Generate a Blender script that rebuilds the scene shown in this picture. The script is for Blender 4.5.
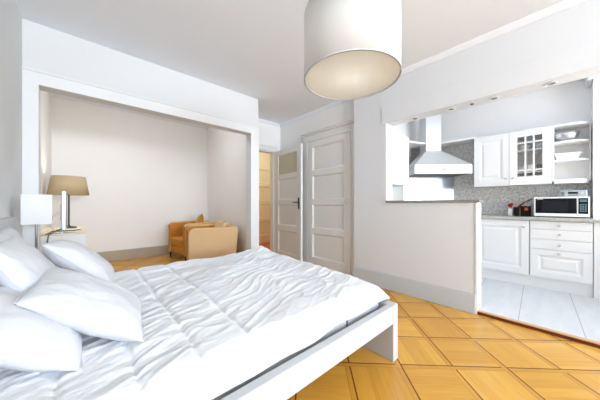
import bpy, bmesh, math, random
from mathutils import Vector, Matrix, noise
random.seed(7)
for o in list(bpy.data.objects):
    bpy.data.objects.remove(o)
SC = bpy.context.scene
COL = SC.collection
PI = math.pi

# ------------------------------------------------------------------ camera, world, lights, exposure
cam = bpy.data.cameras.new('camera')
cam.sensor_width = 36.0
cam.lens = 238.4 / 600 * 36
cam.shift_y = 4 / 600
cam.clip_start = 0.02
camo = bpy.data.objects.new('camera', cam)
COL.objects.link(camo)
camo.location = (0, 0, 1.1)
camo.rotation_euler = (PI / 2, 0, -math.atan2(.6730, .7396))
SC.camera = camo

w = bpy.data.worlds.new('sky')
SC.world = w
w.use_nodes = True
w.node_tree.nodes['Background'].inputs[0].default_value = (0.86, 0.93, 1.0, 1)
w.node_tree.nodes['Background'].inputs[1].default_value = 2.2


def area(name, loc, rot, sx, sy, power, color=(1, 1, 1)):
    l = bpy.data.lights.new(name, 'AREA')
    l.shape = 'RECTANGLE'
    l.size = sx
    l.size_y = sy
    l.energy = power
    l.color = color
    o = bpy.data.objects.new(name, l)
    o.location = loc
    o.rotation_euler = rot
    COL.objects.link(o)
    return o


# daylight coming in through the windows behind the photographer and the kitchen window
area('daylight_bedroom_window', (0.55, -5.45, 1.8), (PI / 2 + .80, 0, 0), 1.3, 1.5, 590, (.81, .903, 1))
area('daylight_bedroom_window', (2.05, -5.45, 1.8), (PI / 2 + .80, 0, .2), 1.3, 1.5, 190, (.81, .903, 1))
area('daylight_kitchen_window', (3.85, -1.44, 1.6), (PI / 2 + .6, 0, 0), 1.2, 1.5, 60, (.94, .97, 1))
# added fill light to brighten the alcove, out of view above its opening
area('alcove_fill_light', (.9, 3.9, 2.90), (.35, 0, 0), .5, .3, 25, (.88, .93, 1))

SC.view_settings.view_transform = 'Standard'
SC.view_settings.look = 'None'
SC.view_settings.gamma = 1
SC.view_settings.use_curve_mapping = False
SC.view_settings.exposure = -0.40
SC.cycles.use_denoising = True
SC.cycles.max_bounces = 14
SC.cycles.diffuse_bounces = 9
SC.cycles.sample_clamp_indirect = 6


# ------------------------------------------------------------------ materials
def lin(c):
    return tuple(((x / 255) / 12.92 if x / 255 <= .04045 else ((x / 255 + .055) / 1.055) ** 2.4) for x in c) + (1,)


class NT:
    """small node builder"""
    def __init__(self, name):
        self.m = bpy.data.materials.new(name)
        self.m.use_nodes = True
        self.t = self.m.node_tree
        self.b = self.t.nodes['Principled BSDF']

    def n(self, typ, **kw):
        nd = self.t.nodes.new(typ)
        for k, v in kw.items():
            setattr(nd, k, v)
        return nd

    def val(self, sock, v):
        if hasattr(v, 'is_output'):
            self.t.links.new(v, sock)
        else:
            sock.default_value = v

    def math(self, op, a, b=0.0, c=None):
        nd = self.n('ShaderNodeMath', operation=op)
        self.val(nd.inputs[0], a)
        self.val(nd.inputs[1], b)
        if c is not None:
            self.val(nd.inputs[2], c)
        return nd.outputs[0]

    def mix(self, f, a, b):
        nd = self.n('ShaderNodeMix', data_type='RGBA')
        self.val(nd.inputs[0], f)
        self.val(nd.inputs[6], a)
        self.val(nd.inputs[7], b)
        return nd.outputs[2]

    def noise(self, scale, vec=None, detail=3.0, rough=.5):
        nd = self.n('ShaderNodeTexNoise')
        nd.inputs['Scale'].default_value = scale
        nd.inputs['Detail'].default_value = detail
        nd.inputs['Roughness'].default_value = rough
        if vec is not None:
            self.t.links.new(vec, nd.inputs['Vector'])
        return nd.outputs[0]

    def pos(self):
        return self.n('ShaderNodeNewGeometry').outputs['Position']

    def obj(self):
        return self.n('ShaderNodeTexCoord').outputs['Object']

    def xyz(self, v):
        nd = self.n('ShaderNodeSeparateXYZ')
        self.t.links.new(v, nd.inputs[0])
        return nd.outputs

    def vec(self, x, y, z=0.0):
        nd = self.n('ShaderNodeCombineXYZ')
        for i, v in enumerate((x, y, z)):
            self.val(nd.inputs[i], v)
        return nd.outputs[0]

    def bump(self, h, strength=.2, dist=.01):
        nd = self.n('ShaderNodeBump')
        nd.inputs['Strength'].default_value = strength
        nd.inputs['Distance'].default_value = dist
        self.t.links.new(h, nd.inputs['Height'])
        self.t.links.new(nd.outputs[0], self.b.inputs['Normal'])

    def col(self, v):
        self.val(self.b.inputs['Base Color'], v)


def paint(name, c, rough=.6, var=.03, metal=0.0, scale=3.0, bump=0.0, bscale=200, spec=.5):
    k = NT(name)
    c = lin(c)
    f = k.noise(scale, k.obj())
    k.col(k.mix(f, tuple(x * (1 - var) for x in c[:3]) + (1,), tuple(min(1, x * (1 + var)) for x in c[:3]) + (1,)))
    k.b.inputs['Roughness'].default_value = rough
    k.b.inputs['Metallic'].default_value = metal
    k.b.inputs['Specular IOR Level'].default_value = spec
    if bump:
        k.bump(k.noise(bscale, k.obj(), 2), bump, .002)
    return k.m


def parquet(name, light, dark, strip, line):
    k = NT(name)
    x, y, z = k.xyz(k.pos())
    C = .35
    p = k.math('DIVIDE', k.math('SUBTRACT', k.math('MULTIPLY', k.math('ADD', x, y), .70711), 1.98 - 10 * C), C)
    q = k.math('DIVIDE', k.math('SUBTRACT', k.math('MULTIPLY', k.math('SUBTRACT', x, y), .70711), .926 - 20 * C), C)
    fp, fq = k.math('FRACT', p), k.math('FRACT', q)
    ip, iq = k.math('FLOOR', p), k.math('FLOOR', q)
    par = k.math('MODULO', k.math('ADD', ip, iq), 2.0)
    W, LN = .115, .026

    def lt(a, b):
        return k.math('LESS_THAN', a, b)

    def gt(a, b):
        return k.math('GREATER_THAN', a, b)
    sp = lt(fp, W)
    sq = lt(fq, W)
    lp = k.math('MULTIPLY', sp, gt(fp, W - LN))
    lp2 = lt(fp, .014)
    lq = k.math('MULTIPLY', sq, gt(fq, W - LN))
    lq2 = lt(fq, .014)
    npar = k.math('SUBTRACT', 1.0, par)
    # weave: at a crossing one strip passes over the other
    lp_v = k.math('MULTIPLY', lp, k.math('SUBTRACT', 1.0, k.math('MULTIPLY', sq, npar)))
    lq_v = k.math('MULTIPLY', lq, k.math('SUBTRACT', 1.0, k.math('MULTIPLY', sp, par)))
    lp2v = k.math('MULTIPLY', lp2, k.math('SUBTRACT', 1.0, k.math('MULTIPLY', sq, npar)))
    lq2v = k.math('MULTIPLY', lq2, k.math('SUBTRACT', 1.0, k.math('MULTIPLY', sp, par)))
    lines = k.math('MINIMUM', 1.0, k.math('ADD', k.math('ADD', lp_v, lq_v), k.math('MULTIPLY', k.math('ADD', lp2v, lq2v), .3)))
    strips = k.math('MAXIMUM', sp, sq)
    # grain along p or q by parity
    ga = k.noise(1.0, k.vec(k.math('MULTIPLY', p, 1.2), k.math('MULTIPLY', q, 22.0), k.math('MULTIPLY', iq, 3.7)), 4, .6)
    gb = k.noise(1.0, k.vec(k.math('MULTIPLY', p, 22.0), k.math('MULTIPLY', q, 1.2), k.math('MULTIPLY', ip, 5.1)), 4, .6)
    gm = k.n('ShaderNodeMix', data_type='FLOAT')
    k.val(gm.inputs[0], par)
    k.val(gm.inputs[2], ga)
    k.val(gm.inputs[3], gb)
    grain = gm.outputs[0]
    wn = k.n('ShaderNodeTexWhiteNoise', noise_dimensions='3D')
    k.t.links.new(k.vec(ip, iq, 1.0), wn.inputs[0])
    tone = wn.outputs[0]
    # planks inside a panel
    pk = k.math('FLOOR', k.math('MULTIPLY', k.math('ADD', k.math('MULTIPLY', q, npar), k.math('MULTIPLY', p, par)), 5.0))
    wn2 = k.n('ShaderNodeTexWhiteNoise', noise_dimensions='3D')
    k.t.links.new(k.vec(pk, ip, iq), wn2.inputs[0])
    f = k.math('ADD', k.math('MULTIPLY', grain, .55), k.math('ADD', k.math('MULTIPLY', tone, .25), k.math('MULTIPLY', wn2.outputs[0], .22)))
    base = k.mix(f, lin(dark), lin(light))
    base = k.mix(k.math('MULTIPLY', strips, .5), base, k.mix(grain, lin(dark), lin(strip)))
    base = k.mix(k.math('MULTIPLY', lines, .85), base, lin(line))
    k.col(base)
    k.b.inputs['Roughness'].default_value = .22
    k.b.inputs['Specular IOR Level'].default_value = .45
    k.bump(k.math('SUBTRACT', k.math('MULTIPLY', grain, .15), lines), .12, .002)
    return k.m


def granite(name, a, b, c, rough=.25, scale=140):
    k = NT(name)
    v = k.pos()
    n1 = k.noise(scale, v, 4, .7)
    n2 = k.noise(scale * .35, v, 3, .6)
    r = k.math('MULTIPLY', k.math('SUBTRACT', n1, .38), 4.0)
    nd = k.n('ShaderNodeClamp')
    k.t.links.new(r, nd.inputs[0])
    r2 = k.n('ShaderNodeClamp')
    k.t.links.new(k.math('MULTIPLY', k.math('SUBTRACT', n2, .45), 5.0), r2.inputs[0])
    k.col(k.mix(k.math('MULTIPLY', r2.outputs[0], .6), k.mix(nd.outputs[0], lin(a), lin(b)), lin(c)))
    k.b.inputs['Roughness'].default_value = rough
    return k.m


def tiles(name, c1, c2, grout):
    k = NT(name)
    x, y, z = k.xyz(k.pos())
    fy = k.math('FRACT', k.math('DIVIDE', k.math('ADD', k.math('SUBTRACT', y, k.math('MULTIPLY', k.math('SUBTRACT', x, 3.0), .05)), 4 - .270), .40))
    l = k.math('LESS_THAN', fy, .014)
    n = k.noise(1.0, k.vec(k.math('MULTIPLY', x, 3.0), k.math('MULTIPLY', y, 14.0), z), 6, .65)
    k.col(k.mix(l, k.mix(n, lin(c1), lin(c2)), lin(grout)))
    k.b.inputs['Roughness'].default_value = .35
    return k.m


def weave(name, c1, c2, scale=260):
    k = NT(name)
    n = k.noise(scale, k.obj(), 2, .6)
    k.col(k.mix(n, lin(c1), lin(c2)))
    k.b.inputs['Roughness'].default_value = .9
    k.b.inputs['Specular IOR Level'].default_value = .15
    k.bump(n, .3, .002)
    return k.m


def cotton(name, c, bs=7.0, strength=.25):
    k = NT(name)
    o = k.obj()
    x, y, z = k.xyz(o)
    n = k.noise(bs, k.vec(x, k.math('MULTIPLY', y, 2.2), z), 5, .55)
    k.col(k.mix(n, tuple(t * .97 for t in lin(c)[:3]) + (1,), lin(c)))
    k.b.inputs['Roughness'].default_value = .95
    k.b.inputs['Specular IOR Level'].default_value = .1
    k.bump(n, strength, .02)
    return k.m


def emit(name, c, s, base=(255, 255, 255)):
    k = NT(name)
    k.col(lin(base))
    k.b.inputs['Emission Color'].default_value = lin(c)
    k.b.inputs['Emission Strength'].default_value = s
    return k.m


def translucent(name, c, amount=.5, weave_scale=400):
    k = NT(name)
    n = k.noise(weave_scale, k.obj(), 2)
    col = k.mix(n, tuple(t * .95 for t in lin(c)[:3]) + (1,), lin(c))
    k.col(col)
    k.b.inputs['Roughness'].default_value = .9
    k.b.inputs['Specular IOR Level'].default_value = .1
    tr = k.n('ShaderNodeBsdfTranslucent')
    k.t.links.new(col, tr.inputs[0])
    mx = k.n('ShaderNodeMixShader')
    mx.inputs[0].default_value = amount
    k.t.links.new(k.b.outputs[0], mx.inputs[1])
    k.t.links.new(tr.outputs[0], mx.inputs[2])
    k.t.links.new(mx.outputs[0], k.t.nodes['Material Output'].inputs[0])
    return k.m


def glass(name, tint=(1, 1, 1, 1), mixf=.12):
    k = NT(name)
    tp = k.n('ShaderNodeBsdfTransparent')
    tp.inputs[0].default_value = tint
    gl = k.n('ShaderNodeBsdfGlossy')
    gl.inputs['Roughness'].default_value = .03
    mx = k.n('ShaderNodeMixShader')
    mx.inputs[0].default_value = mixf
    k.t.links.new(tp.outputs[0], mx.inputs[1])
    k.t.links.new(gl.outputs[0], mx.inputs[2])
    k.t.links.new(mx.outputs[0], k.t.nodes['Material Output'].inputs[0])
    return k.m


M = dict(
    wallk=paint('kitchen_wall_white', (234, 234, 234), .8, .01),
    wall=paint('wall_white', (212, 213, 214), .8, .01),
    wall_r=paint('wall_white_side', (214, 217, 221), .8, .01),
    wall_l=paint('wall_grey', (207, 211, 212), .8, .015),
    ceil=paint('ceiling_white', (230, 235, 242), .85, .01),
    trimw=paint('trim_white', (218, 219, 220), .45, .01),
    cream=paint('alcove_paint', (236, 234, 231), .8, .012),
    greyd=paint('door_grey', (223, 223, 222), .45, .02),
    greyb=paint('baseboard_grey', (190, 196, 202), .5, .02),
    taupe=paint('baseboard_taupe', (176, 166, 146), .5, .03),
    floor=parquet('parquet_oak', (230, 180, 80), (178, 120, 38), (196, 140, 52), (70, 32, 8)),
    hall=parquet('parquet_red', (226, 112, 40), (190, 78, 22), (210, 100, 36), (110, 40, 10)),
    tile=tiles('kitchen_tile', (190, 195, 200), (222, 225, 228), (150, 153, 158)),
    nosing=paint('threshold_wood', (206, 160, 110), .4, .1, scale=20),
    nosed=paint('threshold_dark', (92, 36, 16), .4, .1, scale=20),
    unitw=paint('unit_white_foil', (222, 224, 226), .5, .01),
    bedw=paint('bed_white_foil', (192, 194, 198), .6, .01),
    matt=paint('mattress_grey', (168, 171, 175), .9, .04, bump=.3, bscale=300),
    duvet=cotton('duvet_cotton', (230, 232, 236), 11.0, .45),
    pillow=cotton('pillow_cotton', (218, 220, 224), 6.0, .28),
    tan=weave('tan_fabric', (188, 154, 112), (220, 188, 146)),
    ochre=weave('ochre_fabric', (178, 118, 48), (204, 144, 66)),
    black=paint('black_metal', (26, 25, 24), .4, .05),
    blackp=paint('black_plastic', (12, 12, 14), .5, .05, spec=.25),
    steel=paint('brushed_steel', (205, 206, 208), .30, .03, 1.0, 30),
    steeld=paint('splash_steel', (186, 194, 202), .22, .04, .85, 5),
    hood=paint('hood_steel', (218, 220, 221), .42, .02, .55, 20),
    cab=paint('cabinet_white', (237, 237, 237), .4, .008),
    cabin=paint('cabinet_inside', (228, 228, 226), .5, .01),
    knob=paint('knob_nickel', (206, 206, 204), .35, .02, .25),
    granite=granite('granite_grey', (150, 150, 147), (250, 250, 248), (220, 219, 216), .3, 75),
    gran_d=granite('granite_bar', (96, 94, 90), (170, 168, 164), (132, 130, 126), .3, 75),
    gran_l=granite('granite_worktop', (150, 148, 142), (206, 204, 200), (180, 178, 172), .2, 120),
    shadew=translucent('shade_white', (232, 231, 229), .3),
    diff=translucent('diffuser', (240, 240, 236), .45, 60),
    shadet=translucent('shade_tan', (196, 176, 142), .10),
    shadeb=translucent('shade_bedside', (248, 248, 248), .3),
    chrome=paint('chrome', (200, 200, 200), .15, .02, 1.0),
    alu=paint('silver_plastic', (200, 202, 204), .35, .02, .4),
    screen=paint('screen_black', (70, 66, 60), .15, .02),
    bulb=emit('bulb_glow', (255, 214, 150), 6.0),
    bulbw=emit('bulb_glow_soft', (255, 236, 205), 2.0),
    spotglass=paint('spot_glass', (120, 120, 120), .15, .05, .3),
    frost=paint('frosted_glass', (188, 184, 166), .3, .06, scale=12, bump=.3, bscale=90),
    glass=glass('clear_glass', (1, 1, 1, 1), .06),
    ceramic=paint('ceramic_white', (244, 242, 236), .2, .01),
    ceramicp=paint('ceramic_pale', (206, 210, 212), .2, .02),
    red=paint('red_plastic', (186, 36, 34), .35, .04),
    orangered=paint('red_label', (222, 70, 48), .5, .04),
    wood=paint('spoon_wood', (178, 120, 72), .6, .08),
    micro=paint('microwave_white', (246, 246, 246), .3, .01),
    mwin=paint('microwave_glass', (12, 14, 22), .12, .05, spec=.25),
    mpan=paint('microwave_display', (92, 120, 128), .2, .05),
    radio=paint('radio_silver', (178, 186, 196), .35, .03, .3),
    halld=paint('hall_door_cream', (236, 226, 196), .5, .02),
    hallw=paint('hall_wall', (238, 226, 196), .8, .02),
    cable=paint('cable_grey', (110, 104, 98), .6, .05),
    cablew=paint('cable_white', (214, 212, 208), .6, .03),
    deskt=paint('desk_top', (236, 222, 200), .4, .02),
)


# ------------------------------------------------------------------ mesh builder
class MB:
    def __init__(s):
        s.v, s.f = [], []

    def add(s, vs, fs, T=None):
        b = len(s.v)
        s.v += [tuple(T @ Vector(p)) if T else tuple(p) for p in vs]
        s.f += [tuple(b + i for i in f) for f in fs]
        return s

    def box(s, x0, x1, y0, y1, z0, z1, T=None, ch=0.0):
        vs = [(x, y, z) for z in (z0, z1) for y in (y0, y1) for x in (x0, x1)]
        return s.add(vs, [(0, 2, 3, 1), (4, 5, 7, 6), (0, 1, 5, 4), (2, 6, 7, 3), (0, 4, 6, 2), (1, 3, 7, 5)], T)

    def prism(s, poly, z0, z1, T=None, axis='z'):
        n = len(poly)
        if axis == 'z':
            vs = [(x, y, z0) for x, y in poly] + [(x, y, z1) for x, y in poly]
        elif axis == 'y':
            vs = [(x, z0, y) for x, y in poly] + [(x, z1, y) for x, y in poly]
        else:
            vs = [(z0, x, y) for x, y in poly] + [(z1, x, y) for x, y in poly]
        fs = [tuple(range(n - 1, -1, -1)), tuple(range(n, 2 * n))]
        fs += [(i, (i + 1) % n, n + (i + 1) % n, n + i) for i in range(n)]
        return s.add(vs, fs, T)

    def lathe(s, prof, c=(0, 0, 0), n=32, T=None, cap=True):
        vs, fs = [], []
        m = len(prof)
        for r, z in prof:
            for i in range(n):
                a = 2 * PI * i / n
                vs.append((c[0] + r * math.cos(a), c[1] + r * math.sin(a), c[2] + z))
        for j in range(m - 1):
            for i in range(n):
                fs.append((j * n + i, j * n + (i + 1) % n, (j + 1) * n + (i + 1) % n, (j + 1) * n + i))
        if cap:
            fs.append(tuple(range(n - 1, -1, -1)))
            fs.append(tuple((m - 1) * n + i for i in range(n)))
        return s.add(vs, fs, T)

    def tube(s, pts, r, n=8):
        pts = [Vector(p) for p in pts]
        vs, fs = [], []
        for k, p in enumerate(pts):
            d = (pts[min(k + 1, len(pts) - 1)] - pts[max(k - 1, 0)]).normalized()
            u = d.cross(Vector((0, 0, 1)))
            if u.length < 1e-3:
                u = d.cross(Vector((1, 0, 0)))
            u.normalize()
            w_ = d.cross(u)
            for i in range(n):
                a = 2 * PI * i / n
                vs.append(p + r * (math.cos(a) * u + math.sin(a) * w_))
        for j in range(len(pts) - 1):
            for i in range(n):
                fs.append((j * n + i, j * n + (i + 1) % n, (j + 1) * n + (i + 1) % n, (j + 1) * n + i))
        fs.append(tuple(range(n - 1, -1, -1)))
        fs.append(tuple((len(pts) - 1) * n + i for i in range(n)))
        return s.add(vs, fs)

    def build(s, name, mat, parent=None, bevel=0.0, smooth=False, seg=2, sub=0):
        me = bpy.data.meshes.new(name)
        off = Vector((0, 0, 0))
        pp = parent
        while pp is not None:
            off += pp.location
            pp = pp.parent
        ctr = Vector((0, 0, 0))
        if parent is None and s.v:   # origin at the base of a single-mesh thing
            xs, ys, zs = zip(*s.v)
            ctr = Vector(((min(xs) + max(xs)) / 2, (min(ys) + max(ys)) / 2, min(zs)))
        me.from_pydata([tuple(Vector(p) - off - ctr) for p in s.v], [], s.f)
        bm = bmesh.new()
        bm.from_mesh(me)
        bmesh.ops.recalc_face_normals(bm, faces=bm.faces)
        bm.to_mesh(me)
        bm.free()
        if smooth:
            for p in me.polygons:
                p.use_smooth = True
        me.materials.append(M[mat] if isinstance(mat, str) else mat)
        o = bpy.data.objects.new(name, me)
        COL.objects.link(o)
        o.location = ctr
        if parent is not None:
            o.parent = parent
        if bevel:
            b = o.modifiers.new('bevel', 'BEVEL')
            b.width = bevel
            b.segments = seg
            b.limit_method = 'ANGLE'
            b.angle_limit = math.radians(40)
        if sub:
            b = o.modifiers.new('sub', 'SUBSURF')
            b.levels = b.render_levels = sub
        return o


def tag(o, label, cat, group=None):
    o['label'] = label
    o['category'] = cat
    if group:
        o['group'] = group
    return o


def thing(name, loc, label, cat, group=None):
    o = bpy.data.objects.new(name, None)
    o.empty_display_size = .1
    o.location = loc
    COL.objects.link(o)
    return tag(o, label, cat, group)


def struct(name, mb, mat, parent=None, **kw):
    o = mb.build(name, mat, parent, **kw)
    if parent is None:
        o['kind'] = 'structure'
    return o


def frame_T(p, u, n=None):
    """matrix: local x along u (horizontal), local z up, local y = out of the face n"""
    u = Vector((u[0], u[1], 0)).normalized()
    z = Vector((0, 0, 1))
    y = z.cross(u) if n is None else Vector((n[0], n[1], 0)).normalized()
    m = Matrix.Identity(4)
    for i in range(3):
        m[i][0], m[i][1], m[i][2], m[i][3] = u[i], y[i], z[i], p[i]
    return m


def panel_mb(w_, h_, t, stile, rails, depth=.012, raised=False, T=None, both=False, hole=None):
    """frame-and-panel leaf, front face at local y=0 looking to -y... panels between the given rails [(z0,z1),...]"""
    mb = MB()
    mb.box(0, stile, 0, t, 0, h_, T)
    mb.box(w_ - stile, w_, 0, t, 0, h_, T)
    zs = [0] + [v for r in rails for v in r] + (list(hole) if hole else []) + [h_]
    for i in range(0, len(zs), 2):
        mb.box(stile, w_ - stile, 0, t, zs[i], zs[i + 1], T)
    for z0, z1 in rails:
        mb.box(stile, w_ - stile, depth, t - (depth if both else 0), z0, z1, T)
        m_ = .022   # sloped moulding around the panel
        a0, a1, b0, b1 = stile, w_ - stile, z0, z1
        for sg in ((0, 1) if both else (0,)):
            f0, f1 = (0.001, depth) if sg == 0 else (t - .001, t - depth)
            vs = [(a0, f0, b0), (a1, f0, b0), (a1, f0, b1), (a0, f0, b1),
                  (a0 + m_, f1, b0 + m_), (a1 - m_, f1, b0 + m_), (a1 - m_, f1, b1 - m_), (a0 + m_, f1, b1 - m_)]
            mb.add(vs, [(0, 1, 5, 4), (1, 2, 6, 5), (2, 3, 7, 6), (3, 0, 4, 7)], T)
        if raised:
            g = .035
            x0, x1, a0, a1 = stile + g, w_ - stile - g, z0 + g, z1 - g
            e = .018
            vs = [(x0, depth, a0), (x1, depth, a0), (x1, depth, a1), (x0, depth, a1),
                  (x0 + e, depth * .3, a0 + e), (x1 - e, depth * .3, a0 + e), (x1 - e, depth * .3, a1 - e), (x0 + e, depth * .3, a1 - e)]
            mb.add(vs, [(4, 5, 6, 7), (0, 1, 5, 4), (1, 2, 6, 5), (2, 3, 7, 6), (3, 0, 4, 7)], T)
    return mb


# ------------------------------------------------------------------ the shell
H = 2.735
XL, XR, XK = -.396, 2.907, 4.86
YA, YD, YB, YW, YK = 3.2, 3.94, 5.83, -5.6, 1.91
struct('floor', MB().box(XL - .1, 3.02, YW, 3.99, -.06, 0).box(XL - .1, 2.26, 3.99, YB + .1, -.06, 0), 'floor')
struct('floor_hall', MB().box(2.26, 5.0, 3.99, YB + .1, -.06, 0), 'hall')
struct('floor_kitchen', MB().box(XR + .035, XK + .1, -1.55, YK + .05, -.06, .03), 'tile')
th = MB().box(XR + .004, XR + .05, -1.5, .585, .025, .033)
struct('trim_threshold', th, 'nosing', bevel=.004)
struct('trim_threshold_riser', MB().box(XR - .001, XR + .03, -1.5, .585, 0, .025), 'nosed')
struct('ceiling', MB().box(XL - .1, XK + .1, YW, 3.3, H, H + .1).box(2.028, 5.0, 3.3, 4.06, H, H + .1).box(2.35, 5.0, 4.06, YB + .1, H, H + .1)
       .box(XL - .1, 2.34, 3.3, YB + .1, 2.93, 3.0), 'ceil')
struct('wall_left', MB().box(XL - .1, XL, YW, YA + .05, 0, H), 'wall_l')
# window wall behind the photographer
ww = MB()
for x0, x1 in ((XL, -.1), (1.2, 1.4), (2.7, XR + .17)):
    ww.box(x0, x1, YW - .2, YW, 0, H)
for x0, x1 in ((-.1, 1.2), (1.4, 2.7)):
    ww.box(x0, x1, YW - .2, YW, 0, .95).box(x0, x1, YW - .2, YW, 2.62, H)
struct('wall_back', ww, 'wall')
for i, x0 in enumerate((-.1, 1.4)):
    fr = MB()
    for a, b, c, d in ((0, .06, .95, 2.62), (1.24, 1.3, .95, 2.62), (.62, .68, .95, 2.62), (0, 1.3, .95, 1.01), (0, 1.3, 2.56, 2.62)):
        fr.box(x0 + a, x0 + b, YW - .14, YW - .08, c, d)
    struct('window_%d' % (i + 1), fr, 'trimw')
# alcove wall with its wide opening
OX0, OX1, OZ, AX1 = -.30, 1.892, 2.18, 2.03
aw = MB().box(XL - .1, OX0, YA, YA + .14, 0, H).box(OX1, AX1, YA, YA + .14, 0, H).box(OX0, OX1, YA, YA + .14, OZ, H)
struct('wall_alcove_front', aw, 'wall')
cs = MB()
cs.box(XL, OX0 + .004, YA - .022, YA, 0, OZ + .125).box(OX1 - .004, AX1, YA - .022, YA, 0, OZ + .125)
cs.box(OX0, OX1, YA - .022, YA, OZ - .004, OZ + .125)
cs.box(XL, AX1, YA - .034, YA, OZ + .105, OZ + .125)
struct('trim_alcove_casing', cs, 'trimw', bevel=.004)
struct('wall_alcove_back', MB().box(XL - .1, 2.34, YB, YB + .1, 0, 3.0), 'cream')
struct('wall_alcove_left', MB().box(XL - .1, XL, YA + .14, YB, 0, 3.0), 'cream')
struct('wall_alcove_right', MB().prism([(1.955, YA + .14), (2.020, YA + .14), (2.029, YD - .01), (2.06, YD), (2.12, YD + .12), (2.35, YB + .05), (2.252, YB + .05)], 0, 3.0), 'cream')
struct('wall_nook_side', MB().box(2.0275, AX1, YA + .14, YD, 0, H), 'wall')
bb = MB().box(XL, 2.24, YB - .02, YB, 0, .17).box(XL, 2.24, YB - .03, YB, .17, .2)
struct('baseboard_alcove', bb, 'taupe', bevel=.003)
# nook: entrance wall, with casing
DX0, DX1 = 1.98, 2.88
struct('wall_entrance', MB().box(2.05, 3.1, YD, YD + .12, 2.16, H).box(DX1, 3.1, YD, YD + .12, 0, 2.16), 'wallk')
dc = MB().box(AX1, DX1 + .06, YD - .03, YD, 2.16, 2.255).box(AX1, DX1 + .06, YD - .04, YD, 2.235, 2.265)
dc.box(DX1 - .01, DX1 + .06, YD - .03, YD, 0, 2.16).box(DX1 - .02, DX1 + .0, YD, YD + .12, 0, 2.16).box(2.05, DX1, YD, YD + .12, 2.14, 2.16)
struct('trim_entrance_casing', dc, 'greyd', bevel=.003)
# closet wall, set back from the kitchen wall
CXW = 3.03
struct('wall_closet', MB().box(CXW, CXW + .1, 2.0, YD + .1, 0, H), 'wallk')
# small cove where the ceiling meets the walls
cv = MB()
cv.prism([(XR, H), (XR, H - .05), (XR - .012, H - .05), (XR - .05, H - .012), (XR - .05, H)], YW, 2.03, axis='y')
cv.prism([(CXW, H), (CXW, H - .05), (CXW - .012, H - .05), (CXW - .05, H - .012), (CXW - .05, H)], 2.03, YD, axis='y')
cv.prism([(YD, H), (YD, H - .05), (YD - .012, H - .05), (YD - .05, H - .012), (YD - .05, H)], AX1, CXW, axis='x')
struct('trim_cove', cv, 'ceil')
# right wall: solid part, half wall, lintel
KY0, KY1, BZ, LZ = .577, 1.537, 1.115, 2.146
rw = MB().box(XR, XR + .17, KY1, 2.03, 0, H).box(XR, XR + .17, KY0, KY1, 0, BZ)
rw.box(XR, XR + .17, -1.5, KY1, LZ, H).box(XR, XR + .17, YW, -1.5, 0, H).box(XR + .17, CXW + .2, 1.93, 2.03, 0, H)
struct('wall_right', rw, 'wall_r')
struct('trim_header', MB().box(XR - .014, XR + .001, YW, KY1 + .05, LZ - .0, LZ + .205), 'wall_r', bevel=.003)
struct('trim_half_wall_corner', MB().box(XR - .006, XR + .176, KY0 - .008, KY0 + .012, 0, BZ), 'trimw', bevel=.003)
br = MB().box(XR - .018, XR, KY0 + .006, 2.03, 0, .185).box(XR - .011, XR, KY0 + .006, 2.03, .185, .2)
struct('baseboard_right', br, 'greyb', bevel=.004)
# kitchen shell
kb = MB().box(XK, XK + .1, -1.5, YK + .1, 0, H)
struct('wall_kitchen_back', kb, 'wallk')
struct('wall_kitchen_left', MB().box(XR + .17, XK, YK, YK + .1, 0, H), 'wallk')
kw = MB().box(XR + .17, 3.2, -1.65, -1.5, 0, H).box(4.5, XK + .1, -1.65, -1.5, 0, H).box(3.2, 4.5, -1.65, -1.5, 0, .9).box(3.2, 4.5, -1.65, -1.5, 2.4, H)
struct('wall_kitchen_window', kw, 'wallk')
fr = MB()
for a, b, c, d in ((3.2, 3.26, .9, 2.4), (4.44, 4.5, .9, 2.4), (3.82, 3.88, .9, 2.4), (3.2, 4.5, .9, .96), (3.2, 4.5, 2.34, 2.4)):
    fr.box(a, b, -1.62, -1.56, c, d)
struct('window_3', fr, 'trimw')
struct('wall_kitchen_pier', MB().box(4.56, XK, -1.5, -.255, 0, H), 'wallk')
struct('trim_kitchen_duct', MB().box(4.50, 4.56, -1.5, -.20, H - .13, H).box(4.56, XK, -.255, -.20, H - .13, H), 'wall', bevel=.02)
struct('wall_backsplash', MB().box(XK - .012, XK, -.25, YK, .93, 2.12).box(3.08, XK - .012, YK - .012, YK, .93, 2.12), 'granite')
# hall beyond the entrance
hw = MB().box(2.34, 5.0, YB, YB + .1, 0, H).box(4.95, 5.05, 4.0, YB, 0, H).box(2.36, 2.44, 4.1, YB, 0, H).box(3.1, 5.0, YD, YD + .1, 0, H)
struct('wall_hall', hw, 'hallw')
pt = bpy.data.lights.new('hall_ceiling_light', 'POINT')
pt.energy = 22
pt.color = (.92, .95, .9)
pt.shadow_soft_size = .12
po = bpy.data.objects.new('hall_ceiling_light', pt)
po.location = (3.4, 4.9, 2.45)
COL.objects.link(po)
# doors of the setting
hd = panel_mb(1.5, 2.2, .04, .11, [(.2, .6), (.7, 1.1), (1.2, 1.6), (1.7, 2.08)], .02, T=frame_T((3.3, YB - .05, 0), (1, 0), (0, 1)))
d3 = struct('door_3', hd, 'halld')
d3['label'] = 'cream panelled hall door seen through the open doorway'

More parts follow.
